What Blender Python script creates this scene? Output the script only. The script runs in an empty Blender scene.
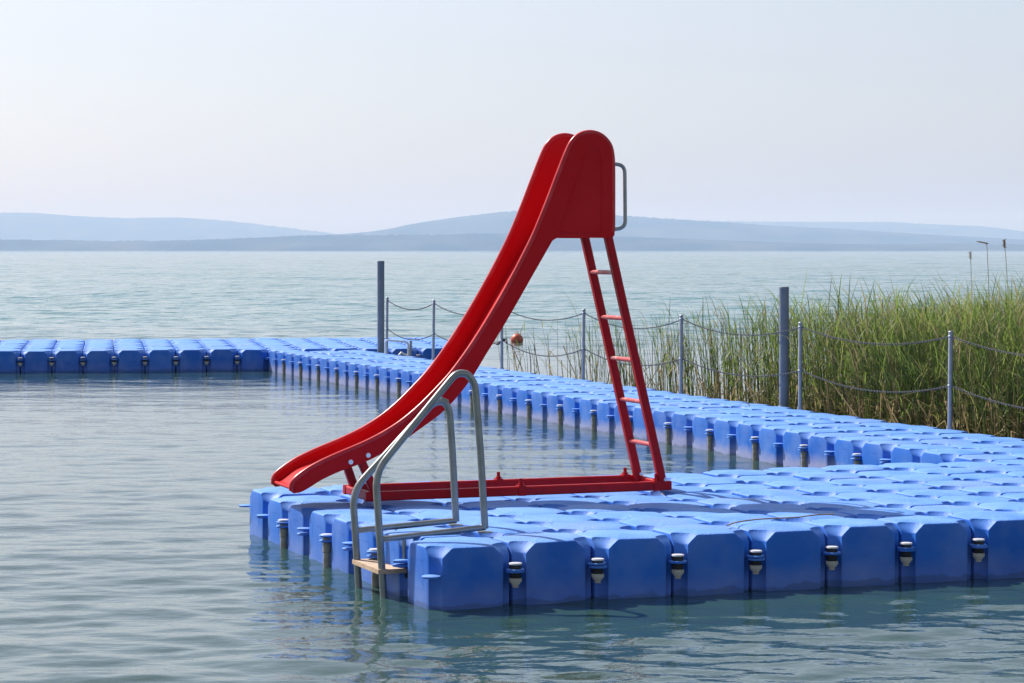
import bpy, math, random
import numpy as np
from mathutils import Vector, Matrix
random.seed(7)
R = math.radians
S = bpy.context.scene
C = S.collection

# ------------------------------------------------------------------ calibration of the place (metres, z = 0 is the lake)
F, HY, ZC = 2418.4, 250.0, 2.025             # focal length in pixels, horizon row, eye height
TH, DW = .3671, -.0076                       # heading of the pontoon grid, slight kink of the walkway
G = .5                                       # one float
A0 = Vector((-.4477, 13.3601, 0))
DD = Vector((math.cos(TH), math.sin(TH), 0)); NN = Vector((-math.sin(TH), math.cos(TH), 0))
WE = Vector((-math.sin(TH+DW), math.cos(TH+DW), 0)); WD = Vector((WE.y, -WE.x, 0))
W0 = A0 + DD*6 + NN*4                        # where the walkway leaves the platform
LAKE = .03                                   # mean water level
SUN_EL, SUN_AZ = 45.0, 49.5                  # elevation, degrees to the left of +Y

# ------------------------------------------------------------------ helpers
class MB:
    def __init__(s): s.v = []; s.f = []; s.m = []
    def add(s, vs, fs, mi=0):
        o = len(s.v); s.v += [tuple(v) for v in vs]
        s.f += [tuple(i+o for i in f) for f in fs]; s.m += [mi]*len(fs)
    def box(s, c, size, rot=None, mi=0):
        x, y, z = (k/2 for k in size); c = Vector(c)
        vs = [Vector(p) for p in ((-x,-y,-z),(x,-y,-z),(x,y,-z),(-x,y,-z),(-x,-y,z),(x,-y,z),(x,y,z),(-x,y,z))]
        if rot: vs = [rot @ v for v in vs]
        s.add([v+c for v in vs], [(0,3,2,1),(4,5,6,7),(0,1,5,4),(1,2,6,5),(2,3,7,6),(3,0,4,7)], mi)
    def bar(s, a, b, w, h, up=(0,0,1), mi=0):            # rectangular bar with chamfered edges along a-b
        a, b = Vector(a), Vector(b); t = (b-a).normalized(); up = Vector(up)
        q = t.cross(up).normalized(); u = q.cross(t).normalized()
        k = min(w, h)*.16; w /= 2; h /= 2
        sec = [(-w+k,-h),(w-k,-h),(w,-h+k),(w,h-k),(w-k,h),(-w+k,h),(-w,h-k),(-w,-h+k)]
        vs = [p + q*x + u*y for p in (a, b) for x, y in sec]
        fs = [(i, (i+1) % 8, 8+(i+1) % 8, 8+i) for i in range(8)] + [tuple(range(7,-1,-1)), tuple(range(8,16))]
        s.add(vs, fs, mi)
    def tube(s, pts, r, n=12, mi=0, caps=True):
        pts = [Vector(p) for p in pts]; rs = r if isinstance(r, (list, tuple)) else [r]*len(pts)
        t0 = (pts[1]-pts[0]).normalized()
        u = t0.orthogonal().normalized(); vs = []; N = len(pts)
        for i, p in enumerate(pts):
            t = (pts[min(i+1, N-1)]-pts[max(i-1, 0)]).normalized()
            u = (u - t*u.dot(t)).normalized(); w = t.cross(u)
            vs += [p + (u*math.cos(2*math.pi*k/n) + w*math.sin(2*math.pi*k/n))*rs[i] for k in range(n)]
        fs = [(i*n+k, i*n+(k+1) % n, (i+1)*n+(k+1) % n, (i+1)*n+k) for i in range(N-1) for k in range(n)]
        if caps: fs += [tuple(range(n-1,-1,-1)), tuple(range((N-1)*n, N*n))]
        s.add(vs, fs, mi)
    def lathe(s, prof, n=20, c=(0,0,0), mi=0):            # prof: (radius, z) from bottom to top
        c = Vector(c); vs = [c + Vector((r*math.cos(2*math.pi*k/n), r*math.sin(2*math.pi*k/n), z)) for r, z in prof for k in range(n)]
        fs = [(i*n+k, i*n+(k+1) % n, (i+1)*n+(k+1) % n, (i+1)*n+k) for i in range(len(prof)-1) for k in range(n)]
        fs += [tuple(range(n-1,-1,-1)), tuple(range((len(prof)-1)*n, len(prof)*n))]
        s.add(vs, fs, mi)
    def mesh(s, name, mats, smooth=True, angle=35):
        me = bpy.data.meshes.new(name); me.from_pydata(s.v, [], s.f)
        for m in (mats if isinstance(mats, (list, tuple)) else [mats]): me.materials.append(m)
        me.polygons.foreach_set('material_index', s.m)
        me.polygons.foreach_set('use_smooth', [smooth]*len(s.f))
        me.update()
        if smooth and angle: me.set_sharp_from_angle(angle=R(angle))
        return me
    def build(s, name, mats, parent=None, smooth=True, angle=35):
        return link(name, s.mesh(name, mats, smooth, angle), parent)
def link(name, me, parent=None, loc=None, rz=None):
    o = bpy.data.objects.new(name, me); C.objects.link(o)
    if parent: o.parent = parent
    if loc is not None: o.location = loc
    if rz is not None: o.rotation_euler.z = rz
    return o
def tag(o, label=None, cat=None, group=None, kind=None):
    for k, v in (('label', label), ('category', cat), ('group', group), ('kind', kind)):
        if v: o[k] = v
    return o
def empty(name, loc, rz=0.):
    o = bpy.data.objects.new(name, None); C.objects.link(o); o.location = loc; o.rotation_euler.z = rz
    o.empty_display_size = .2
    return o
def smooth_path(pts, sub=8):                              # Catmull-Rom through the points
    P = [Vector(p) for p in pts]; P = [P[0]*2-P[1]] + P + [P[-1]*2-P[-2]]; out = []
    for i in range(1, len(P)-2):
        a, b, c, d = P[i-1:i+3]
        for k in range(sub):
            t = k/sub
            out.append(.5*((2*b)+(c-a)*t+(2*a-5*b+4*c-d)*t*t+(3*b-a-3*c+d)*t**3))
    return out + [P[-2]]
def fillet(pts, r, n=6):                                  # round the inner corners of a bent tube
    P = [Vector(p) for p in pts]; out = [P[0]]
    for i in range(1, len(P)-1):
        a, b, c = P[i-1:i+2]; k = r[i-1] if isinstance(r, (list, tuple)) else r
        p = b + (a-b).normalized()*k; q = b + (c-b).normalized()*k
        out += [p*(1-t)**2 + b*2*t*(1-t) + q*t*t for t in (j/n for j in range(n+1))]
    return out + [P[-1]]

# ------------------------------------------------------------------ materials
def mat(name, col, rough=.5, spec=.5, metal=0, coat=0, noise=None, bump=None, fn=None):
    m = bpy.data.materials.new(name); m.use_nodes = True
    nt = m.node_tree; N, L = nt.nodes, nt.links; b = N['Principled BSDF']
    b.inputs['Base Color'].default_value = (*col, 1); b.inputs['Roughness'].default_value = rough
    b.inputs['Specular IOR Level'].default_value = spec; b.inputs['Metallic'].default_value = metal
    b.inputs['Coat Weight'].default_value = coat; b.inputs['Coat Roughness'].default_value = .12
    tc = N.new('ShaderNodeTexCoord')
    if noise:                                             # (scale, second colour, low, high)
        t = N.new('ShaderNodeTexNoise'); t.inputs['Scale'].default_value = noise[0]; t.inputs['Detail'].default_value = 6
        L.new(tc.outputs['Object'], t.inputs['Vector'])
        rp = N.new('ShaderNodeMapRange'); rp.inputs['From Min'].default_value = noise[2]; rp.inputs['From Max'].default_value = noise[3]
        L.new(t.outputs['Fac'], rp.inputs['Value'])
        mx = N.new('ShaderNodeMix'); mx.data_type = 'RGBA'; mx.inputs['A'].default_value = (*col, 1); mx.inputs['B'].default_value = (*noise[1], 1)
        L.new(rp.outputs['Result'], mx.inputs['Factor']); L.new(mx.outputs['Result'], b.inputs['Base Color'])
    if bump:                                              # (scale, strength, distance)
        t = N.new('ShaderNodeTexNoise'); t.inputs['Scale'].default_value = bump[0]; t.inputs['Detail'].default_value = 4
        L.new(tc.outputs['Object'], t.inputs['Vector'])
        bp = N.new('ShaderNodeBump'); bp.inputs['Strength'].default_value = bump[1]; bp.inputs['Distance'].default_value = bump[2]
        L.new(t.outputs['Fac'], bp.inputs['Height']); L.new(bp.outputs['Normal'], b.inputs['Normal'])
    if fn: fn(m, nt, b, tc)
    return m
def float_nodes(m, nt, b, tc):
    N, L = nt.nodes, nt.links
    def mixc(fac, a, bcol):
        x = N.new('ShaderNodeMix'); x.data_type = 'RGBA'
        L.new(fac, x.inputs['Factor'])
        if isinstance(a, tuple): x.inputs['A'].default_value = (*a, 1)
        else: L.new(a, x.inputs['A'])
        x.inputs['B'].default_value = (*bcol, 1)
        return x.outputs['Result']
    def rng(v, a, c, lo=0, hi=1):
        x = N.new('ShaderNodeMapRange'); x.inputs['From Min'].default_value = a; x.inputs['From Max'].default_value = c
        x.inputs['To Min'].default_value = lo; x.inputs['To Max'].default_value = hi; L.new(v, x.inputs['Value']); return x.outputs['Result']
    def math_(op, a, c):
        x = N.new('ShaderNodeMath'); x.operation = op
        for i, k in enumerate((a, c)):
            if isinstance(k, (int, float)): x.inputs[i].default_value = k
            else: L.new(k, x.inputs[i])
        return x.outputs[0]
    def noise(sc, det=4, vec=None):
        t = N.new('ShaderNodeTexNoise'); t.inputs['Scale'].default_value = sc; t.inputs['Detail'].default_value = det
        L.new(vec or geo.outputs['Position'], t.inputs['Vector']); return t.outputs['Fac']
    geo = N.new('ShaderNodeNewGeometry'); oi = N.new('ShaderNodeObjectInfo')
    sep = N.new('ShaderNodeSeparateXYZ'); L.new(tc.outputs['Object'], sep.inputs[0])
    lime = N.new('ShaderNodeSeparateXYZ'); L.new(oi.outputs['Color'], lime.inputs[0])   # how much lime this dock has gathered
    # each float has faded a little differently
    c = mixc(rng(oi.outputs['Random'], 0, 1, 0, .6), FLOAT_A, FLOAT_B)
    # dusty, sun-bleached patches and scuffs
    c = mixc(rng(noise(3.5, 6), .42, .75, 0, .35), c, (.25, .38, .70))
    # upward faces mixed paler: painted-in light and sky sheen, plus a little dust
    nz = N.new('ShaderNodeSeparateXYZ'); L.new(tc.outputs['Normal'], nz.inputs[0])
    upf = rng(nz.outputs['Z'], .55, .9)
    c = mixc(math_('MULTIPLY', upf, rng(noise(4.5, 8), .32, .68, .5, 1.0)), c, SHEEN_DUST)
    # grey foot-worn smears, brown specks of silt and a few dried bird droppings on the decks
    c = mixc(math_('MULTIPLY', upf, rng(noise(1.7, 9), .50, .72, 0, .45)), c, (.20, .27, .45))
    c = mixc(math_('MULTIPLY', upf, rng(noise(38, 2), .70, .76, 0, .55)), c, (.10, .09, .07))
    c = mixc(math_('MULTIPLY', upf, math_('MULTIPLY', rng(noise(16, 4), .70, .73), rng(noise(1.1, 1), .50, .60))), c, (.55, .56, .52))
    # lime left by the lake along the lowest hand's breadth
    wob = math_('ADD', sep.outputs['Z'], math_('MULTIPLY', noise(9, 3), -.10))
    c = mixc(math_('MULTIPLY', rng(math_('ADD', wob, rng(oi.outputs['Random'], 0, 1, -.03, .02)), .115, .02, 0, 1), lime.outputs[0]), c, (.50, .46, .50))
    # a thin rim of algae at the water
    c = mixc(rng(wob, -.012, -.022, 0, .35), c, (.05, .055, .03))
    L.new(c, b.inputs['Base Color'])
    L.new(math_('ADD', rng(noise(6, 5), .3, .7, .46, .58), math_('MULTIPLY', upf, .10)), b.inputs['Roughness'])
    # moulded non-slip grain
    vor = N.new('ShaderNodeTexVoronoi'); vor.inputs['Scale'].default_value = 55; L.new(tc.outputs['Object'], vor.inputs['Vector'])
    up = rng(sep.outputs['Z'], .335, .35)
    bp = N.new('ShaderNodeBump'); bp.inputs['Strength'].default_value = .5; bp.inputs['Distance'].default_value = .004
    L.new(math_('MULTIPLY', vor.outputs['Distance'], up), bp.inputs['Height'])
    bp2 = N.new('ShaderNodeBump'); bp2.inputs['Strength'].default_value = .15; bp2.inputs['Distance'].default_value = .02
    L.new(noise(5, 3), bp2.inputs['Height']); L.new(bp.outputs['Normal'], bp2.inputs['Normal'])
    L.new(bp2.outputs['Normal'], b.inputs['Normal'])
FLOAT_A, FLOAT_B = (.011, .120, .53), (.024, .185, .68)
SHEEN_DUST = (.155, .34, .76)
M = {}
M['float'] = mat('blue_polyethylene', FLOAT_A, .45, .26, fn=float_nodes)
M['bolt_cap'] = mat('pale_plastic_cap', (.62, .63, .66), .45)
M['bolt_nut'] = mat('grey_plastic_nut', (.50, .49, .43), .6, noise=(30, (.32, .29, .22), .4, .7))
M['stub'] = mat('rusty_bolt_sleeve', (.36, .33, .25), .7, noise=(25, (.15, .125, .085), .45, .75))
M['red'] = mat('red_glassfibre', (.56, .0012, .004), .44, .16, noise=(2.2, (.62, .008, .012), .5, .8), bump=(9, .04, .01))
M['red_rim'] = mat('polished_red_rim', (.55, .004, .008), .32, .45, noise=(7, (.60, .05, .055), .5, .75))
M['red_steel'] = mat('red_painted_steel', (.42, .002, .006), .46, .2, noise=(14, (.30, .004, .008), .5, .72))
M['red_bare'] = mat('rubbed_rung_paint', (.52, .05, .05), .42, .5, noise=(18, (.45, .33, .31), .52, .7))
M['chrome'] = mat('bright_bolt', (.7, .7, .72), .3, metal=.8)
M['steel'] = mat('brushed_stainless', (.29, .30, .285), .36, metal=.6, noise=(12, (.22, .23, .215), .4, .7))
M['galv'] = mat('galvanised_post', (.34, .37, .41), .5, metal=.45, noise=(20, (.24, .27, .32), .4, .7))
M['pile'] = mat('weathered_steel_pile', (.16, .19, .235), .6, .4, noise=(4, (.24, .26, .28), .45, .75), bump=(30, .15, .01))
M['chain'] = mat('dull_chain', (.085, .09, .11), .7, .3, metal=.15)
M['wood'] = mat('bleached_plank', (.55, .40, .27), .7, noise=(14, (.42, .30, .20), .4, .7), bump=(40, .3, .004))
M['black'] = mat('black_rubber', (.015, .015, .017), .6)
M['buoy'] = mat('orange_red_buoy', (.50, .075, .03), .45, noise=(6, (.35, .05, .03), .4, .7))
M['white'] = mat('white_painted_pipe', (.75, .75, .74), .4)
M['dry_reed'] = mat('dry_reed', (.30, .19, .09), .8, noise=(12, (.20, .12, .06), .4, .7))
def leaf_mat(name, col, tr):
    def fn(m, nt, b, tc):
        N, L = nt.nodes, nt.links
        t = N.new('ShaderNodeBsdfTranslucent'); t.inputs['Color'].default_value = (*[min(1, k*1.6) for k in col], 1)
        mx = N.new('ShaderNodeMixShader'); mx.inputs[0].default_value = tr
        L.new(b.outputs[0], mx.inputs[1]); L.new(t.outputs[0], mx.inputs[2])
        L.new(mx.outputs[0], N['Material Output'].inputs['Surface'])
    return mat(name, col, .55, .35, noise=(2.2, tuple(k*.72 for k in col), .35, .7), fn=fn)
M['reed_g'] = leaf_mat('reed_green', (.098, .160, .028), .40)
M['reed_l'] = leaf_mat('reed_light_green', (.165, .225, .048), .42)
M['reed_y'] = leaf_mat('reed_yellowing', (.235, .24, .08), .38)
M['reed_t'] = leaf_mat('reed_straw', (.34, .26, .13), .25)
M['reed_b'] = leaf_mat('reed_brown', (.15, .11, .055), .1)

# ------------------------------------------------------------------ one plastic float (a 50 cm cube, tabs at its corners)
def ring(h, R, z, K=7):                                   # square of half side h, each corner scooped out round the joint it shares
    b = .005; cx = .25; out = []
    ys = cx - math.sqrt(max(R*R - (cx-h)**2, 1e-6))        # where the scoop meets the side
    base = [(h, ys-.030), (h-.0012, ys-.016), (h-.0048, ys-.004)]
    a0, a1 = math.atan2(ys-cx, h-cx), math.atan2(h-cx, ys-cx)
    a0 += 2*math.pi if a0 < 0 else 0; a1 += 2*math.pi if a1 < 0 else 0
    m_ = .11/max(R/.1, .5)
    for k in range(K):
        t = k/(K-1); a = (a0-m_)*(1-t) + (a1+m_)*t
        base.append((cx + (R+.0055)*math.cos(a), cx + (R+.0055)*math.sin(a)))
    base += [(ys-.004, h-.0048), (ys-.016, h-.0012), (ys-.030, h)]
    for q in range(4):
        c, s_ = ((1,0),(0,1),(-1,0),(0,-1))[q]
        out += [(x*c - y*s_, x*s_ + y*c, z) for x, y in base]
    return out
def make_float():
    m = MB()
    prof = [(.19,.11,-.075),(.222,.085,-.066),(.236,.075,-.045),(.242,.069,-.01),(.244,.067,.03),(.2445,.066,.15),(.2445,.066,.292),(.2445,.071,.301),
            (.2445,.090,.320),(.2440,.111,.338),(.2428,.119,.3450),(.2400,.123,.3495),(.2350,.126,.3525),(.2280,.127,.3545)]
    n = 52
    for h, R, z in prof: m.v += ring(h, R, z)
    last = ring(.228, .127, 0)
    for f_, z in ((.93,.3570),(.82,.3595),(.66,.3620),(.46,.3645),(.24,.3660),(.06,.3665)):
        m.v += [(x*f_, y*f_, z) for x, y, _ in last]; prof.append(0)
    for i in range(len(prof)-1):
        for k in range(n): m.f.append((i*n+k, i*n+(k+1) % n, (i+1)*n+(k+1) % n, (i+1)*n+k)); m.m.append(0)
    m.f += [tuple(range(n-1,-1,-1)), tuple(range((len(prof)-1)*n, len(prof)*n))]; m.m += [0, 0]
    for q, (sx, sy) in enumerate(((-1,-1),(1,-1),(1,1),(-1,1))):      # corner tabs, stacked at four heights
        z = (.195, .208, .182, .221)[q]
        m.lathe([(.050,z),(.053,z+.002),(.053,z+.010),(.050,z+.012)], 18, (sx*.249, sy*.249, 0))
    # moulded marks: a ring with a stroke on two sides, a rectangle on the other two
    for sg in (-1, 1):
        y = sg*.2438
        pts = [(.021*math.cos(a), y, .185+.021*math.sin(a)) for a in (2*math.pi*k/20 for k in range(21))]
        m.tube(pts, .0022, 5)
        m.tube([(-.004, y, .172), (-.004, y, .199)], .002, 5); m.tube([(-.004,y,.197),(.007,y,.194),(.007,y,.187),(-.004,y,.185)], .002, 5)
        x = sg*.2436
        m.tube([(x,-.1,.12),(x,-.1,.27),(x,.1,.27),(x,.1,.12),(x,-.1,.12)], .002, 5)
    return m.mesh('pontoon_float', M['float'], True, 50)
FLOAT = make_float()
fv = np.empty(len(FLOAT.vertices)*3); FLOAT.vertices.foreach_get('co', fv); fv = fv.reshape(-1, 3)
ff = [tuple(p.vertices) for p in FLOAT.polygons]
def merged_floats(spots):                                 # spots: (x, y, z, rz) in the dock's own frame
    m = MB()
    for x, y, z, rz in spots:
        c, s = math.cos(rz), math.sin(rz)
        m.add(np.stack([fv[:,0]*c-fv[:,1]*s+x, fv[:,0]*s+fv[:,1]*c+y, fv[:,2]+z], 1).tolist(), ff)
    return m
def bolt_meshes():
    cap = MB(); cap.lathe([(.018,.236),(.037,.2372),(.039,.241),(.036,.247),(.018,.249)], 20)
    shaft = MB(); shaft.lathe([(.030,.16),(.032,.163),(.032,.2355),(.028,.236)], 16)
    nut = MB(); nut.lathe([(.013,.108),(.018,.110),(.018,.126),(.027,.128),(.027,.138),(.036,.140),(.037,.160),(.034,.1625)], 10)
    st = MB(); st.lathe([(.020,-.08),(.023,-.075),(.023,.13),(.027,.135),(.027,.232),(.024,.235)], 14)
    return cap.mesh('bolt_cap', M['bolt_cap']), shaft.mesh('bolt_shaft', M['black']), nut.mesh('bolt_nut', M['bolt_nut']), st.mesh('bolt_sleeve', M['stub'])
B_CAP, B_SHAFT, B_NUT, B_SLEEVE = bolt_meshes()
def bolt(parent, x, y, z, style):
    if style == 'nut':
        o = link('connector_bolt', B_SHAFT, parent, (x, y, z)); link('bolt_cap', B_CAP, o); link('bolt_nut', B_NUT, o)
    else:
        o = link('connector_bolt', B_SLEEVE, parent, (x, y, z)); link('bolt_cap', B_CAP, o)
rnd = random.Random(3)
def jit(): return rnd.uniform(-.006, .006)
def dock(name, label, origin, heading, near, far, bolts, lime):
    t = tag(empty(name, origin, heading), label, 'floating dock')
    for x, y, z in near:
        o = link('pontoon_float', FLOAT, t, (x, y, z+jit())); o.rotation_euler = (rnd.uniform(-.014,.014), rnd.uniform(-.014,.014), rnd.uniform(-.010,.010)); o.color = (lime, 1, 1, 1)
    if far:
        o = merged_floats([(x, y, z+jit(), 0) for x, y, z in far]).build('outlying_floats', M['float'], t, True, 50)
        o['kind'] = 'stuff'; o.color = (lime, 1, 1, 1)
    for b in bolts: bolt(t, *b)
    return t
def sag(i, j):                                            # the slide presses the left end of the platform down
    l = float(np.interp(j, (0, 2, 4, 6, 8), (.026, .012, -.010, -.022, -.018))); r = .034 - .005*j
    t = min(1., i/9.); return l*(1-t) + r*t
cells = [(i, j) for j in range(8) for i in range(18)]
near = [(i, j) for i, j in cells if i < 8.6 + .72*j]
near = near[:100]; far = [c for c in cells if c not in near]
P = lambda i, j: ((i+.5)*G, (j+.5)*G, sag(i+.5, j+.5))
dock('floating_platform', 'wide blue platform of floats in the foreground, carrying the red slide and the swim ladder', A0, TH,
     [P(*c) for c in near], [P(*c) for c in far],
     [(i*G, 0, sag(i, 0), 'nut') for i in range(1, 16)] + [(0, j*G, sag(0, j), 'sleeve') for j in (2, 4, 6)], .12)
wc = [(i, j) for j in range(44) for i in range(3)]
PW = lambda c: ((c[0]+.5)*G, (c[1]+.5)*G, -.002 + .022*c[1]/43)
dock('floating_walkway', 'long narrow blue walkway, three floats wide, running back along the chain railing', W0, TH+DW,
     [PW(c) for c in wc[:100]], [PW(c) for c in wc[100:] if not (c[1] == 43 and c[0] > 0)],
     [(0, j*G, -.002+.022*j/43, 'sleeve') for j in range(2, 44, 2)], .5)
XC = W0 + WE*22; XY = R(9.5)
xc = [(i, j) for j in range(10) for i in range(-14, 7)]
xn = xc[:100]
PX = lambda c: ((c[0]+.5)*G, (c[1]+.5)*G, .034)
dock('bathing_platform', 'distant broad blue platform across the far end of the pool, its near side in shade', XC, XY,
     [PX(c) for c in xn], [PX(c) for c in xc[100:]],
     [(i*G, 0, .034, 'nut') for i in range(-14, 7) if i not in (0, 1, 2)], .08)

# ------------------------------------------------------------------ the red slide; its near side stands in a vertical plane
def ground(px, py, z):
    D = F*(ZC-z)/(py-HY); return Vector(((px-512)/F*D, D, z))
class Plane:                                              # profile measurements on a vertical plane through q, heading a
    def __init__(s, q, a): s.q = q; s.c, s.s = math.cos(a), math.sin(a)
    def __call__(s, px, py):
        k = (px-512)/F; t = (k*s.q.y - s.q.x)/(s.c - k*s.s); D = s.q.y + t*s.s
        return t, ZC + (HY-py)*D/F
SA = R(20.0); SQ = ground(672.7, 490.3, .372); pl = Plane(SQ, SA)
WID = .50
slide = tag(empty('playground_slide', SQ, SA), 'tall red playground slide with a five-rung ladder, standing on the platform', 'slide')
def V(s, w, z): return Vector((s, w, z - SQ.z))           # s along, w across (away from the viewer), z up
rim = [pl(*p) for p in ((290.8,491.0),(291.6,483.5),(298.2,475.8),(312.7,465.9),(330.3,457.1),(347.9,449.6),(365.5,442),(383,433),(400.6,421.8),(418,407.5),
       (437,388.5),(455,368),(479.5,333),(506,288.5),(531,240.5),(546,205),(556.5,177.5),(567.5,149.5),(573.5,139),(581,133.2),(590,131),(599,132.7),(606,137.2),(611.5,144.5),(614.0,154),(614.8,170),(614.8,215),(614.6,232))]
low = [pl(*p) for p in ((614.8,234.5),(612.5,238),(557.5,237.6),(552.6,240.5),(532.6,275.5),(506,322),(486,354.5),(469.6,381),(446,409),(420,429),(400,443),(383,453),(365.5,461.8),(339,471.8),(321.5,480),(308,488.5),(300.4,492.3),(294,493.4))]
rim_s = [(p.x, p.y) for p in smooth_path([(a, b, 0) for a, b in rim], 5)]
low_s = [(p.x, p.y) for p in smooth_path([(a, b, 0) for a, b in low[3:]], 4)]
rim_in = []
for k, (a, b) in enumerate(rim_s):                        # the rolled rim sits half sunk in the edge
    p, q = rim_s[max(k-1, 0)], rim_s[min(k+1, len(rim_s)-1)]
    t = Vector((q[0]-p[0], q[1]-p[1])).normalized(); rim_in.append((a + t.y*.009, b - t.x*.009))
outline = rim_s + low[:3] + low_s
T = .032
for w0 in (0, WID-T):
    m = MB(); n = len(outline)
    for k, (w, ins) in enumerate(((w0, 0), (w0+T, 0))): m.v += [V(a, w, b) for a, b in outline]
    fr, bk = tuple(range(n)), tuple(range(2*n-1, n-1, -1))
    # triangulated sides keep the concave outline clean
    from mathutils.geometry import tessellate_polygon
    tris = tessellate_polygon([[Vector((a, b, 0)) for a, b in outline]])
    for t in tris:
        m.f.append(tuple(t)); m.m.append(0); m.f.append(tuple(i+n for i in reversed(t))); m.m.append(0)
    for i in range(n): m.f.append((i, (i+1) % n, n+(i+1) % n, n+i)); m.m.append(0)
    side = m.build('side_wall', M['red'], slide, True, 30)
    r = MB(); r.tube([V(a, w0+T/2, b) for a, b in rim_in], .0185, 12); r.build('rolled_rim', M['red_rim'], side)
    # raised flange round the hand panel at the top
    o = -.006 if w0 == 0 else T+.006
    inn = [pl(*p) for p in ((560,232),(566,212),(577,179),(584,160),(589,151),(596,148.5),(601,153),(602,165),(602,200),(602,232),(582,233),(560,232))]
    g = MB(); g.tube([V(a, w0+(0 if w0 == 0 else T), b) for a, b in inn], .0055, 8)
    g.build('panel_bead', M['red'], side)
# the bed: follows the under edge, then levels into the seat behind the ladder
bed = list(reversed(low_s))
bp = []; arc = 0.
for k, (a, b) in enumerate(bed):
    p, q = bed[max(k-1, 0)], bed[min(k+1, len(bed)-1)]
    t = Vector((q[0]-p[0], q[1]-p[1])).normalized(); nrm = Vector((-t.y, t.x))
    arc += (Vector(p)-Vector(bed[k])).length if k else 0
    lift = .020 + .034*math.exp(-((arc-.16)/.17)**2)
    bp.append((a+nrm.x*lift, b+nrm.y*lift))
s_end = low[0][0]
bp = [p for p in bp if p[1] < low[2][1]-.01] + [(low[3][0]+.04, low[2][1]+.045), (low[2][0]+.12, low[2][1]+.06), (s_end-.012, low[2][1]+.06)]
m = MB()
for k, (a, b) in enumerate(bp): m.v += [V(a, T-.002, b), V(a, WID-T+.002, b), V(a, WID-T+.002, b-.014), V(a, T-.002, b-.014)]
for k in range(len(bp)-1):
    for e in range(4): m.f.append((4*k+e, 4*k+(e+1) % 4, 4*k+4+(e+1) % 4, 4*k+4+e)); m.m.append(0)
L_ = 4*(len(bp)-1); m.f += [(0,1,2,3), (L_+3,L_+2,L_+1,L_)]; m.m += [0, 0]
m.build('slide_bed', M['red'], slide, True, 50)
r = MB(); a, b = bp[0]; r.tube([V(a, 0, b-.004), V(a, WID, b-.004)], .012, 10); r.build('exit_lip', M['red'], slide)
# grab handles behind the hand panels
hb = [pl(*p) for p in ((613,163.8),(625.6,165),(626.2,228),(613,229.5))]
for w in (T/2, WID-T/2):
    m = MB(); m.tube(fillet([V(a, w, b) for a, b in hb], .055, 6), .013, 12); m.build('grab_handle', M['steel'], slide)
# access ladder
lad = empty('access_ladder', (0, 0, 0)); lad.parent = slide
ta, tb = pl(609, 240), pl(665, 486)
IN = .035
for w in (IN, WID-IN):
    m = MB(); m.bar(V(ta[0], w, ta[1]+.05), V(tb[0], w, tb[1]), .055, .055, (0, 1, 0)); m.build('rail', M['red_steel'], lad)
for px, py in ((616.5,272.5),(626.5,318.5),(635.8,360.5),(645.3,402.5),(654.7,445.5)):
    a, b = pl(px, py); m = MB()
    a = ta[0] + (tb[0]-ta[0])*(b-ta[1])/(tb[1]-ta[1])
    m.tube([V(a, IN, b), V(a, WID-IN, b)], .0155, 12); m.build('rung', M['red_bare'], lad)
for w in (IN, WID-IN):                                    # foot bolts of the ladder
    m = MB(); m.tube([V(tb[0]+.005, w-.036, tb[1]+.045), V(tb[0]+.005, w+.036, tb[1]+.045)], .013, 8); m.build('bolt', M['chrome'], lad)
# ground frame on the floats
fa, fb = pl(366, 495), pl(672, 488.5)
zf = lambda s: .375 + (fa[1]-.01-.375)*max(0, min(1, s/fa[0]))
zl = .372
fr = empty('ground_frame', (0, 0, 0)); fr.parent = slide
for w in (.03, WID+.06-.03):
    m = MB(); m.bar(V(fa[0], w, zl+.030), V(fb[0], w, zl+.032), .05, .062); m.build('ground_rail', M['red_steel'], fr)
for s in (fa[0]+.03, fb[0]-.03):
    m = MB(); m.bar(V(s, .055, zl+.031), V(s, WID+.005, zl+.031), .05, .056); m.build('cross_bar', M['red_steel'], fr)
for px, w in ((376,.03),(522.5,.03),(657.8,.03),(384,WID+.03),(525,WID+.03),(655,WID+.03)):
    s = pl(px, 485)[0]; m = MB()
    m.box(V(s, w, zl+.034), (.05, .062, .070)); m.tube([V(s, w, zl+.068), V(s, w, zl+.115)], .013, 8); m.tube([V(s, w, zl+.071), V(s, w, zl+.083)], .021, 6)
    m.build('clamp', M['red_steel'], fr)
for px, py, px2, w in ((378,494,361.5,IN), (375,494,362,WID-IN)):
    a, b = pl(px2, 459); s2 = pl(px, py)[0]
    m = MB(); m.bar(V(s2, w, zl+.03), V(a, w, b+.0), .055, .05, (0, 1, 0)); m.build('strut', M['red_steel'], slide)
for px, py in ((350.5,462),(368,455.2)):
    a, b = pl(px, py); m = MB(); m.tube([V(a, .004, b), V(a, -.010, b)], .016, 12); m.build('wall_bolt', M['chrome'], slide)

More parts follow.
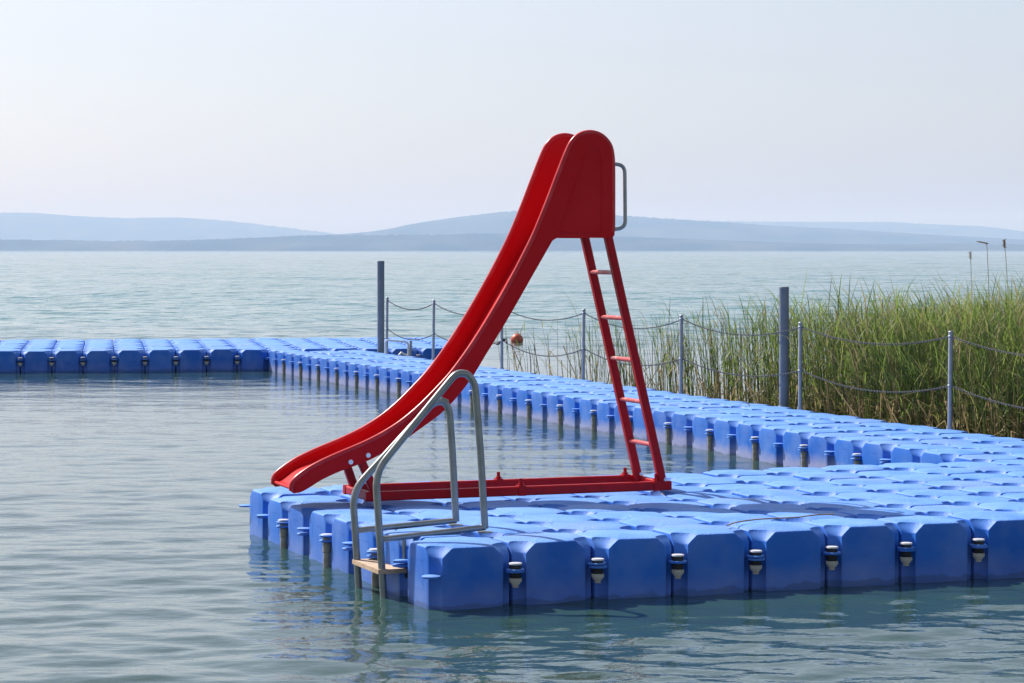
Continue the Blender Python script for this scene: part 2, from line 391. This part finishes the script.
# ------------------------------------------------------------------ swim ladder over the left edge
LQ = ground(485, 530.5, .392); LA = TH; lp = Plane(LQ, LA)
swim = tag(empty('swim_ladder', LQ, LA), 'grey tubular swim ladder with a wooden step, bolted over the platform edge', 'ladder')
def VL(s, w, z): return Vector((s, w, z - LQ.z))
GAP = .43
hand = [lp(*p) for p in ((385.5,622),(378.6,520),(375.5,472),(434,400),(459,369.5),(474.5,379),(480.5,452),(485,528.5))]
LQ2 = ground(456, 523.5, .386); lp2 = Plane(LQ2, LA); off = (LQ2-LQ); GS, GAP = off.x*lp.c+off.y*lp.s, -off.x*lp.s+off.y*lp.c
hand2 = [(a+GS, b) for a, b in (lp2(*p) for p in ((360,606),(354.3,517),(352.5,491),(424,413),(437,398.5),(449,404),(452.3,450),(456,521.5)))]
sides = ((0, hand, (381,541.5), (485,530)), (GAP, hand2, (357,532.3), (456,523)))
for w, k, p0, p1 in sides:
    q_ = lp if w == 0 else lp2; sh = 0 if w == 0 else GS
    m = MB(); m.tube(fillet([VL(a, w, b) for a, b in k], [.05,.10,.10,.07,.065,.05], 7), .0215, 14); tr = m.build('hand_tube', M['steel'], swim)
    a0, b0 = q_(*p0); a1, b1 = q_(*p1); a0 += sh; a1 += sh
    m = MB(); m.tube([VL(a0, w, b0+.012), VL(a1, w, b1+.016)], .018, 12); m.build('deck_bar', M['steel'], tr)
    m = MB(); m.lathe([(.045,0),(.045,.006),(.022,.008)], 16, VL(a1, w, b1-.015)); m.build('foot_plate', M['steel'], tr)
    ah = a0 + .14
    m = MB(); m.tube([VL(ah, w, b0+.008), VL(ah, w, b0-.16)], .012, 10); m.build('hanger', M['steel'], tr)
a0, b0 = lp(377, 571.5)
m = MB(); m.box(VL(a0+.085, GAP/2, b0), (.172, GAP+.05, .026))
st = m.build('step', M['wood'], swim, False)
m = MB(); m.bar(VL(a0+.19, -.02, b0-.025), VL(a0+.19, GAP+.02, b0-.025), .05, .04); m.build('step_bracket', M['black'], st)
for z in (-.14, -.42):
    m = MB(); m.box(VL(a0-.02, GAP/2, z), (.08, GAP, .028)); m.build('step', M['wood'], swim, False)

# ------------------------------------------------------------------ chain railing along the walkway
rail = tag(empty('chain_railing', W0, TH+DW), 'railing of slim grey posts and two sagging chains beside the reeds', 'railing')
def on_edge(px, off):                                     # where a foot seen in column px stands on the walkway's outer edge
    lo, hi = -5., 60.
    for _ in range(50):
        j = (lo+hi)/2; p = W0 + WE*(j*G) + WD*(1.5+off)
        if 512 + F*p.x/p.y > px: lo = j
        else: hi = j
    return j
PJ = [on_edge(px, -.02) for px in (949.3, 800, 680.8, 582.8, 501.8, 433, 386.5)] + [-.4]
top = .93
def post_mesh():
    m = MB(); m.tube([(0,0,.33),(0,0,.35+top-.012),(0,0,.35+top)], [.022,.022,.016], 12); me1 = m.mesh('post', M['galv'])
    c = MB(); e = MB(); c.lathe([(.0235,.35+top-.015),(.024,.35+top),(.016,.35+top+.008)], 12)
    e.lathe([(.023,-.010),(.027,-.006),(.027,.006),(.023,.010)], 14)
    b = MB(); b.lathe([(.07,.352),(.07,.362),(.032,.366),(.030,.40)], 14)
    return me1, c.mesh('post_cap', M['galv']), e.mesh('chain_collar', M['galv']), b.mesh('base_flange', M['galv'])
PM, EM, KM, BM = post_mesh()
PX_ = 1.5-.02
lean = [.014, .006, .006, .010, 0, .012, .010, 0]
for j, le in zip(PJ, lean):
    o = link('post', PM, rail, (PX_, j*G, -.016)); o.rotation_euler = (rnd.uniform(-.006,.006), le, 0)
    for z in (.35+top-.045, .35+top*.46): link('chain_collar', KM, o, (0, 0, z))
    link('post_cap', EM, o); link('base_flange', BM, o)
def link_ring(m, c, t, flip, L=.034, W=.0075, r=.0029):
    t = t.normalized(); u = t.cross(Vector((0,0,1))).normalized(); v = u.cross(t)
    if flip: u = v
    pts = []
    for k in range(10):
        a = 2*math.pi*k/10; pts.append(c + t*(math.cos(a)*L/2) + u*(math.sin(a)*W))
    m.tube(pts+[pts[0]], r, 5, caps=False)
PS = sorted(PJ)
for i in range(len(PS)-1):
    for z, dz in ((.35+top-.045, (.13,.12,.13,.15,.13,.14,.12)[i]), (.35+top*.46, (.14,.13,.12,.14,.15,.12,.13)[i])):
        a, b = Vector((PX_+.02, PS[i]*G, z-.016)), Vector((PX_+.02, PS[i+1]*G, z-.016)); m = MB()
        pts = []; n = 110
        for k in range(n+1):
            t = k/n; p = a.lerp(b, t); p.z -= dz*4*t*(1-t); pts.append(p)
        for k in range(n): link_ring(m, (pts[k]+pts[k+1])/2, pts[k+1]-pts[k], k % 2)
        m.build('chain', M['chain'], rail, True, 0)
# stray knot of rope where the lower chain is tied to the fifth post
m = MB(); q = Vector((PX_+.01, PJ[4]*G, .35+top*.46-.02)); 
m.tube(smooth_path([q+Vector((0,-.16,-.02)), q+Vector((.03,-.05,.02)), q+Vector((-.03,.02,-.015)), q+Vector((.04,.04,.02)), q+Vector((0,.18,-.05)), q+Vector((.0,.30,-.03))], 5), .016, 8)
m.build('tied_rope', M['black'], rail)

# ------------------------------------------------------------------ mooring piles driven beside the walkway
def pile(j, off, r, ztop, label):
    p = W0 + WE*(j*G) + WD*(1.5+off); t = tag(empty('mooring_pile', (p.x, p.y, 0)), label, 'mooring pile', 'mooring piles')
    m = MB(); m.tube([(0,0,-1.2),(0,0,.4),(0,0,ztop-.004)], r, 28); m.build('pile_shaft', M['pile'], t)
    m = MB(); m.lathe([(r*.985,ztop-.006),(r*1.03,ztop-.004),(r*1.03,ztop+.012),(r*.96,ztop+.018)], 28); m.build('pile_cap', M['pile'], t)
    m = MB(); m.lathe([(r*1.18,.30),(r*1.25,.31),(r*1.25,.345),(r*1.18,.355)], 24); m.build('guide_collar', M['galv'], t)
pile(on_edge(784, .10), .10, .053, 1.612, 'thick grey pile between the reeds and the walkway, the nearer of the two')
pile(on_edge(380.8, .07), .07, .058, 1.83, 'dark thick pile at the far end of the chain railing, open water behind it')
# little white handrail beside the far pile
hp = W0 + WE*((on_edge(390, -.08))*G) + WD*1.42
hr = tag(empty('boarding_handrail', (hp.x, hp.y, .34), TH+DW), 'small white bent handrail at the foot of the far pile', 'handrail')
m = MB(); m.tube(fillet([(-.06,.05,0),(-.06,.05,.26),(.32,.05,.22),(.32,.05,.0)], .05, 5), .016, 10); m.build('rail_loop', M['white'], hr)
m = MB(); m.tube([(.30,.05,.0),(.20,.05,.05),(.17,.05,.01)], .022, 8); m.build('rail_foot', M['white'], hr)
m = MB(); m.tube([(.36,.07,-.02),(.37,.07,.24)], .022, 10); m.build('rail_socket', M['galv'], hr)

# ------------------------------------------------------------------ buoy on the lake
bq = ground(517, 344.5, 0)
bo = tag(empty('marker_buoy', (bq.x, bq.y, 0)), 'round orange-red buoy afloat in open water behind the railing', 'buoy')
m = MB(); m.lathe([(.135*math.sin(a)+.001, .10-.135*math.cos(a)) for a in (math.pi*k/16 for k in range(17))], 24); m.build('float_ball', M['buoy'], bo)
m = MB(); m.tube([(.03*math.cos(a), 0, .245+.03*math.sin(a)) for a in (2*math.pi*k/12 for k in range(13))], .008, 6); m.build('lifting_eye', M['galv'], bo)

# ------------------------------------------------------------------ dry reed stalk dropped on the floats
dr = [ground(*p, .402) for p in ((727,526.5),(738,523),(758,520.3),(782,519),(797,518.3),(815,516),(834,515.2))]
o0 = dr[0]; m = MB(); m.tube(smooth_path([p-o0+Vector((0,0,.006)) for p in dr], 5), .0042, 6)
o = m.build('reed_stalk', M['dry_reed']); o.location = o0
tag(o, 'dry brown reed stalk lying across the platform floats', 'reed stalk')

# ------------------------------------------------------------------ reeds
def reed_blade(m, base, h, lean_dir, lean_a, mi_stem, leaves, rr):
    pts = []; n = 5; w0 = .0065
    for k in range(n+1):
        t = k/n; pts.append(base + Vector((lean_dir[0]*lean_a*t*t, lean_dir[1]*lean_a*t*t, h*t)))
    a = rr.uniform(0, math.pi); u = Vector((math.cos(a), math.sin(a), 0)); v = Vector((-u.y, u.x, 0))
    vs = []
    for k, p in enumerate(pts):
        w = w0*(1-.8*k/n); vs += [p+u*w, p-u*w*.5+v*w*.87, p-u*w*.5-v*w*.87]
    m.add(vs, [(3*k+e, 3*k+(e+1) % 3, 3*k+3+(e+1) % 3, 3*k+3+e) for k in range(n) for e in range(3)], mi_stem)
    for lf in range(leaves):
        t = rr.uniform(.25, .98); k = min(int(t*n), n-1); p = pts[k].lerp(pts[k+1], t*n-k)
        a = rr.gauss(WIND, 1.8); o = Vector((math.cos(a), math.sin(a), 0)); L = rr.uniform(.22, .52)*(.6+.5*t); w = rr.uniform(.0042, .0085)
        sd = Vector((-o.y, o.x, 0)); up = rr.uniform(.70, 1.25); dr_ = rr.uniform(.05, .55) if t > .45 else rr.uniform(.4, 1.0)
        vs = []; q = 4
        for e in range(q+1):
            s = e/q; c = p + o*(L*s*(.45+.25*s)) + Vector((0, 0, L*(up*s - dr_*s*s)))
            ww = w*(1-s)**.7*(.6+1.2*s if s < .34 else 1); tw = sd*ww + Vector((0, 0, ww*.3))
            vs += [c+tw, c-tw]
        mi = mi_stem
        if t < .36: mi = rr.choice((3, 3, 4, 2))
        else: mi = rr.choice((0, 0, 1, 1, 1, 2) if mi_stem in (0, 1) else (1, 2, 3))
        m.add(vs, [(2*e, 2*e+1, 2*e+3, 2*e+2) for e in range(q)], mi)
WIND = R(200)
rr = random.Random(11); m = MB()
def reed_at(j, off):                                      # in walkway coordinates
    p = W0 + WE*(j*G) + WD*(1.5+off); return Vector((p.x, p.y, -.15))
cnt = 0
for k in range(36000):
    j = rr.uniform(-14, 33); off = .32 + rr.random()**1.15*9.0
    # thins out towards the open lake and the far end
    u = j/33
    clump = .5+.5*math.sin(j*1.9+off*1.3)*math.sin(j*.73-off*2.1)
    if j > 17:
        keep = (.34*math.exp(-(j-17)/6.5))*(.25+1.2*clump) if off < 5.5 else .02
    elif j > 10: keep = .34+.58*(17-j)/7*(.4+.8*clump)
    else: keep = .85*(.55+.6*clump)
    if off > 6 and j > 6: keep *= .45
    if rr.random() > keep: continue
    hh = (1.60 - .017*max(j, 0) + .25*(off/9))*rr.uniform(.80, 1.0)+.17
    if j > 17: hh *= rr.uniform(.80, 1.05)
    mi = rr.choices((0, 1, 2, 3), (5, 5, 2, 1.3))[0]
    reed_blade(m, reed_at(j, off), hh, (math.cos(WIND+rr.gauss(0,.6)), math.sin(WIND+rr.gauss(0,.6))), rr.uniform(0,.22), mi, rr.randint(4, 8) if j < 17 else rr.randint(1, 3), rr); cnt += 1
    if rr.random() < .33:                                 # broken straw of last year in the undergrowth
        q = reed_at(j+rr.uniform(-.4,.4), off+rr.uniform(-.15,.15)); q2 = q + Vector((rr.gauss(0,.22), rr.gauss(0,.22), rr.uniform(.35,.85)))
        kk = q2 + Vector((rr.gauss(0,.22), rr.gauss(0,.22), rr.uniform(-.45,.1))); s = .006
        m.add([q+Vector((s,0,0)), q-Vector((s,0,0)), q2-Vector((s,0,0)), q2+Vector((s,0,0)), kk+Vector((0,0,s))], [(0,1,2,3),(3,2,4)], rr.choice((3,3,4)))
reeds = m.build('reeds', [M['reed_g'], M['reed_l'], M['reed_y'], M['reed_t'], M['reed_b']], None, True, 0)
tag(reeds, 'dense green reeds with straw undergrowth in the shallows beyond the walkway', 'reeds', kind='stuff')
# three old seed-headed stalks standing above the bed
for px, py, px0, D, lab, hd in ((1004.5,246.5,1011,27.5,'tallest old reed stalk at the right, its upright brown seed head above the bed',1.0),
                                (986.5,243.2,991,27.0,'old reed stalk with a drooping brown head bent to the left',1.1),
                                (970.5,258,973,30.0,'thin old reed stalk with a faint pale head, leftmost above the bed',.6)):
    tp = Vector(((px-512)/F*D, D, ZC+(HY-py)*D/F)); b0 = Vector(((px0-512)/F*D, D, -.15))
    t = tag(empty('reed_stalk', b0), lab, 'reed stalk', 'old reed stalks above the bed')
    e = tp-b0; m = MB(); m.tube(smooth_path([(0,0,0), (e.x*.1,0,e.z*.5), (e.x*.75,0,e.z*.92), e], 5), .0032, 6); m.build('stem', M['reed_t'], t)
    m = MB()
    d = Vector((-.10,0,.02)) if hd == 1.1 else Vector((-.005,0,.085))
    for k in range(14): 
        q = e + d*(k/13-.2); a = k*2.4; m.tube([q, q+Vector((math.cos(a)*.022, math.sin(a)*.022, .0))+d*.22], [.008*hd, .003], 5)
    m.build('seed_head', M['dry_reed'] if hd > .8 else M['reed_t'], t)
# a lone thin stem in the water before the buoy
p = ground(531.5, 371.5, 0); m = MB(); m.tube([(0,0,-.3),(-.015,0,.2),(-.05,0,.42)], [.010,.010,.006], 6); o = m.build('reed_stalk', M['stub']); o.location = p
tag(o, 'short dark bare stem standing in the water below the chain, near the buoy', 'reed stalk')

# ------------------------------------------------------------------ hills beyond the lake
def fbm1(x, seed):
    r_ = np.random.RandomState(seed); out = np.zeros_like(x)
    for o in range(7):
        f = 2**o; out += np.sin(x*f*1.7+r_.uniform(0,6.28))*.5/f + np.sin(x*f*2.9+r_.uniform(0,6.28))*.3/f
    return out
def hill(name, D, prof, col, seed, depth, rough):
    xs = np.linspace(-900, 1900, 1500)
    ys = np.interp(xs, [p[0] for p in prof], [p[1] for p in prof])
    ys = np.convolve(np.pad(ys, 12, mode='edge'), np.ones(25)/25, 'valid')
    X = (xs-512)/F*D; H = (HY-ys)*D/F + ZC
    n = len(X); rows = 12; v = []
    rs = np.random.RandomState(seed)
    for k in range(rows):
        t = k/(rows-1); up = math.sin(min(1, t/.75)*math.pi/2)**1.0 if t <= .75 else 1-(t-.75)*1.6
        dyn = D - depth*.75 + depth*t
        z = np.maximum(H*up, 0)
        z = z + fbm1(X/700+k*.7, seed+k)*H.clip(0)*.05*(1 if 0 < k < rows-1 else 0)*(1 if t < .7 else .35) + rs.uniform(-1, 1, n)*rough*(1 if 7 < k < 11 else .25 if k else 0)
        if k == 0: z = z*0 - 2
        v.append(np.stack([X, np.full(n, dyn), z], 1))
    v = np.concatenate(v).tolist()
    f = [(k*n+i, k*n+i+1, (k+1)*n+i+1, (k+1)*n+i) for k in range(rows-1) for i in range(n-1)]
    me = bpy.data.meshes.new(name); me.from_pydata(v, [], f); me.materials.append(col); me.polygons.foreach_set('use_smooth', [True]*len(f))
    return tag(link(name, me), kind='structure')
def hill_mat(name, a, b):
    m_ = mat(name, a, .9, .1)
    nt = m_.node_tree; N, L = nt.nodes, nt.links; bs = N['Principled BSDF']
    g = N.new('ShaderNodeNewGeometry'); mp = N.new('ShaderNodeMapping'); mp.inputs['Scale'].default_value = (.006, .0022, .03)
    L.new(g.outputs['Position'], mp.inputs['Vector'])
    t = N.new('ShaderNodeTexNoise'); t.inputs['Scale'].default_value = 1; t.inputs['Detail'].default_value = 8; L.new(mp.outputs[0], t.inputs['Vector'])
    cr = N.new('ShaderNodeValToRGB'); cr.color_ramp.elements[0].position = .42; cr.color_ramp.elements[0].color = (*a, 1)
    cr.color_ramp.elements[1].position = .72; cr.color_ramp.elements[1].color = (*b, 1)
    L.new(t.outputs['Fac'], cr.inputs[0]); L.new(cr.outputs[0], bs.inputs['Base Color'])
    return m_
H1 = hill_mat('wooded_shore', (.02,.04,.028), (.075,.085,.055)); H2 = hill_mat('wooded_hill', (.025,.045,.03), (.08,.088,.058))
hill('far_hills', 12500, [(-900,219),(-300,217),(0,213),(36,212.5),(73,216),(133,218.8),(173,217.2),(232,221.5),(282,227),(332,233),(380,240),(560,238),(600,226),(684,220.8),(727,222),(793,222.2),(896,222),(923,224.5),(976,226),(999,231),(1024,234),(1200,236),(1900,230)], H2, 3, 2600, 3.0)
hill('hills', 8800, [(-900,246),(250,244),(299,238),(340,234),(373,232.3),(400,227.5),(423,222.5),(463,216.5),(500,211.8),(530,210.5),(575,212.5),(629,216.2),(680,219.5),(727,222.3),(747,224.3),(800,227.5),(840,229.5),(916,234.5),(1000,239),(1024,240.5),(1200,243),(1900,245)], H2, 9, 1900, 2.4)
hill('shore_ridge', 6400, [(-900,239),(0,240),(66,240.5),(159,241.6),(232,239.2),(299,236),(340,235),(420,235),(500,233),(600,236),(700,240),(800,243.5),(860,244.5),(960,243.5),(1024,245),(1900,243)], H1, 21, 900, 2.6)

# ------------------------------------------------------------------ lake
rs = np.random.RandomState(5)
ys = [4.5]
while ys[-1] < 2200: ys.append(ys[-1]*1.0027)
while ys[-1] < 9000: ys.append(ys[-1]*1.03)
ys = np.array(ys); NX = 520
xs = np.linspace(-1, 1, NX)
Y = np.repeat(ys[:, None], NX, 1); X = xs[None, :]*(.33*Y+4.5)
sp = np.maximum(np.gradient(ys)[:, None]*1.0, (.66*Y+9)/NX)
Z = np.zeros_like(X)
calm = 1/(1+np.exp(-(Y-47)/3.0))                          # the docks shelter the inner basin
def comps(n, l0, l1, spread, head, slope):
    out = []
    for _ in range(n):
        lam = math.exp(rs.uniform(math.log(l0), math.log(l1))); a = head + rs.normal()*spread
        k = 2*math.pi/lam; out.append((k*math.cos(a), k*math.sin(a), rs.uniform(0, 6.28), slope*math.sqrt(2/n)/k, lam))
    return out
def addw(cs, gain):
    global Z
    for kx, ky, ph, am, lam in cs:
        ok = np.clip((lam/sp-2.5)/2, 0, 1)
        Z += gain*ok*am*np.sin(kx*X+ky*Y+ph+.6*np.sin(.31*X+.17*Y+ph*2))
patch = .75+.35*np.sin(X*.23+1.1*np.sin(Y*.11))*np.sin(Y*.19+.9*np.sin(X*.15))
basin = (1-calm)*(1.25 - .75/(1+np.exp(-(Y-23)/3.0)))         # stillest in the lee of the far dock
addw(comps(48, .16, .55, .62, R(-84), .056), (basin+1.1*calm)*patch)
addw(comps(26, .5, 1.7, .55, R(-95), .034), .70*basin+1.6*calm)
addw(comps(22, 1.5, 6.0, .42, R(-100), .05), .15*basin+.65*calm)
addw(comps(20, 6.0, 26.0, .4, R(-97), .020), calm)
wv = np.stack([X, Y, Z], -1).reshape(-1, 3)
ny = len(ys); nf = (ny-1)*(NX-1)
ii = (np.arange(ny-1)[:, None]*NX + np.arange(NX-1)[None, :]).reshape(-1)
quads = np.stack([ii, ii+1, ii+NX+1, ii+NX], 1)
big = np.array([(-9000,-600,-.30),(9000,-600,-.30),(9000,9500,-.30),(-9000,9500,-.30)])   # the same lake, out past the detailed sheet
nv = len(wv); wv = np.concatenate([wv, big]); quads = np.concatenate([quads, [[nv, nv+1, nv+2, nv+3]]]); nf += 1
me = bpy.data.meshes.new('lake_water'); me.vertices.add(len(wv)); me.loops.add(nf*4); me.polygons.add(nf)
me.vertices.foreach_set('co', wv.astype(np.float32).ravel()); me.loops.foreach_set('vertex_index', quads.astype(np.int32).ravel())
me.polygons.foreach_set('loop_start', np.arange(0, nf*4, 4, dtype=np.int32)); me.polygons.foreach_set('use_smooth', np.ones(nf, dtype=bool))
me.update(calc_edges=True)
def water_nodes(m_, nt, b, tc):
    N, L = nt.nodes, nt.links
    b.inputs['IOR'].default_value = 1.45
    g = N.new('ShaderNodeNewGeometry')
    def noise(scale, det, sc3):
        mp = N.new('ShaderNodeMapping'); mp.inputs['Scale'].default_value = sc3; L.new(g.outputs['Position'], mp.inputs['Vector'])
        t = N.new('ShaderNodeTexNoise'); t.inputs['Scale'].default_value = scale; t.inputs['Detail'].default_value = det
        L.new(mp.outputs[0], t.inputs['Vector']); return t.outputs['Fac']
    sep = N.new('ShaderNodeSeparateXYZ'); L.new(g.outputs['Position'], sep.inputs[0])
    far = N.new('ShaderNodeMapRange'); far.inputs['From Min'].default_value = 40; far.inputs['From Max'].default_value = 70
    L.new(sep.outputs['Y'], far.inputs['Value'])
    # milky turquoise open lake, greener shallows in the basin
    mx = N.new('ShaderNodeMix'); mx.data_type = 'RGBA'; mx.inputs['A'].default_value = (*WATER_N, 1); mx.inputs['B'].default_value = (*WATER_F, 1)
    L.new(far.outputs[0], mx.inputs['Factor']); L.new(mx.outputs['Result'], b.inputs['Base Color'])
    bp = N.new('ShaderNodeBump'); bp.inputs['Distance'].default_value = .035; bp.inputs['Strength'].default_value = .15
    L.new(noise(7.5, 3, (1, 1.7, 1)), bp.inputs['Height'])
    bp2 = N.new('ShaderNodeBump'); bp2.inputs['Distance'].default_value = .30
    L.new(noise(.9, 3, (1, 1.6, 1)), bp2.inputs['Height']); L.new(bp.outputs['Normal'], bp2.inputs['Normal'])
    ml = N.new('ShaderNodeMath'); ml.operation = 'MULTIPLY'; ml.inputs[1].default_value = .7
    L.new(far.outputs[0], ml.inputs[0]); L.new(ml.outputs[0], bp2.inputs['Strength'])
    L.new(bp2.outputs['Normal'], b.inputs['Normal'])
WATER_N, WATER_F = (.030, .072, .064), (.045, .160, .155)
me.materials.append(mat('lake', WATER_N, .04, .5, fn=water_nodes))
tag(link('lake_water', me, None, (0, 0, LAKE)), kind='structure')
# lake bed, so that nothing hangs over emptiness
me = bpy.data.meshes.new('lake_bed'); me.from_pydata([(-9500,-700,-1.4),(9500,-700,-1.4),(9500,9600,-1.4),(-9500,9600,-1.4)], [], [(0,1,2,3)])
me.materials.append(mat('silt', (.10,.09,.06), .9, noise=(.5, (.07,.07,.05), .4, .6)))
tag(link('lake_bed', me), kind='structure')

# ------------------------------------------------------------------ air
hz = bpy.data.materials.new('summer_haze'); hz.use_nodes = True; nt = hz.node_tree; nt.nodes.clear()
ov = nt.nodes.new('ShaderNodeOutputMaterial'); pv = nt.nodes.new('ShaderNodeVolumePrincipled')
pv.inputs['Color'].default_value = (.42, .59, 1.0, 1); pv.inputs['Absorption Color'].default_value = (.85, .80, 1, 1); pv.inputs['Density'].default_value = 1.5e-4; pv.inputs['Anisotropy'].default_value = .05
nt.links.new(pv.outputs[0], ov.inputs['Volume'])
m = MB(); m.box((0, 7000, 105), (20500, 15800, 214)); o = m.build('haze', hz, None, False); tag(o, kind='stuff', label='pale summer haze lying over the lake and veiling the hills', cat='haze')

# ------------------------------------------------------------------ light, sky, camera
w = bpy.data.worlds.new('World'); S.world = w; w.use_nodes = True; nt = w.node_tree
sky = nt.nodes.new('ShaderNodeTexSky'); sky.sky_type = 'NISHITA'; sky.sun_disc = False
sky.sun_elevation = R(SUN_EL); sky.sun_rotation = R(-SUN_AZ); sky.air_density = 1.0; sky.dust_density = 1.5; sky.ozone_density = 2.0
tint = nt.nodes.new('ShaderNodeMix'); tint.data_type = 'RGBA'; tint.blend_type = 'MULTIPLY'; tint.inputs['Factor'].default_value = 1
tint.inputs['B'].default_value = (1.01, .99, 1.05, 1); hs = nt.nodes.new('ShaderNodeHueSaturation'); hs.inputs['Saturation'].default_value = .55   # a milky summer sky
nt.links.new(sky.outputs[0], hs.inputs['Color']); nt.links.new(hs.outputs[0], tint.inputs['A'])
nt.links.new(tint.outputs['Result'], nt.nodes['Background'].inputs['Color']); nt.nodes['Background'].inputs['Strength'].default_value = .10
sl = bpy.data.lights.new('sun', 'SUN'); sl.energy = 5; sl.angle = R(.5); sl.color = (1, .94, .89)
so = bpy.data.objects.new('sun', sl); C.objects.link(so)
dirn = Vector((-math.sin(R(SUN_AZ))*math.cos(R(SUN_EL)), math.cos(R(SUN_AZ))*math.cos(R(SUN_EL)), math.sin(R(SUN_EL))))
so.rotation_euler = dirn.to_track_quat('Z', 'Y').to_euler(); so.location = (-20, 20, 30)
cd = bpy.data.cameras.new('camera'); cd.sensor_width = 36; cd.lens = F/1024*36; cd.shift_y = -(341.5-HY)/1024; cd.clip_end = 60000; cd.clip_start = .2
co = bpy.data.objects.new('camera', cd); C.objects.link(co); co.location = (0, 0, ZC); co.rotation_euler = (R(90), 0, 0); S.camera = co
S.view_settings.view_transform = 'Standard'; S.view_settings.look = 'None'; S.view_settings.exposure = .43; S.view_settings.gamma = 1
S.render.engine = 'CYCLES'; S.cycles.use_denoising = True; S.cycles.max_bounces = 8; S.cycles.volume_bounces = 2
S.render.resolution_x, S.render.resolution_y = 1024, 683
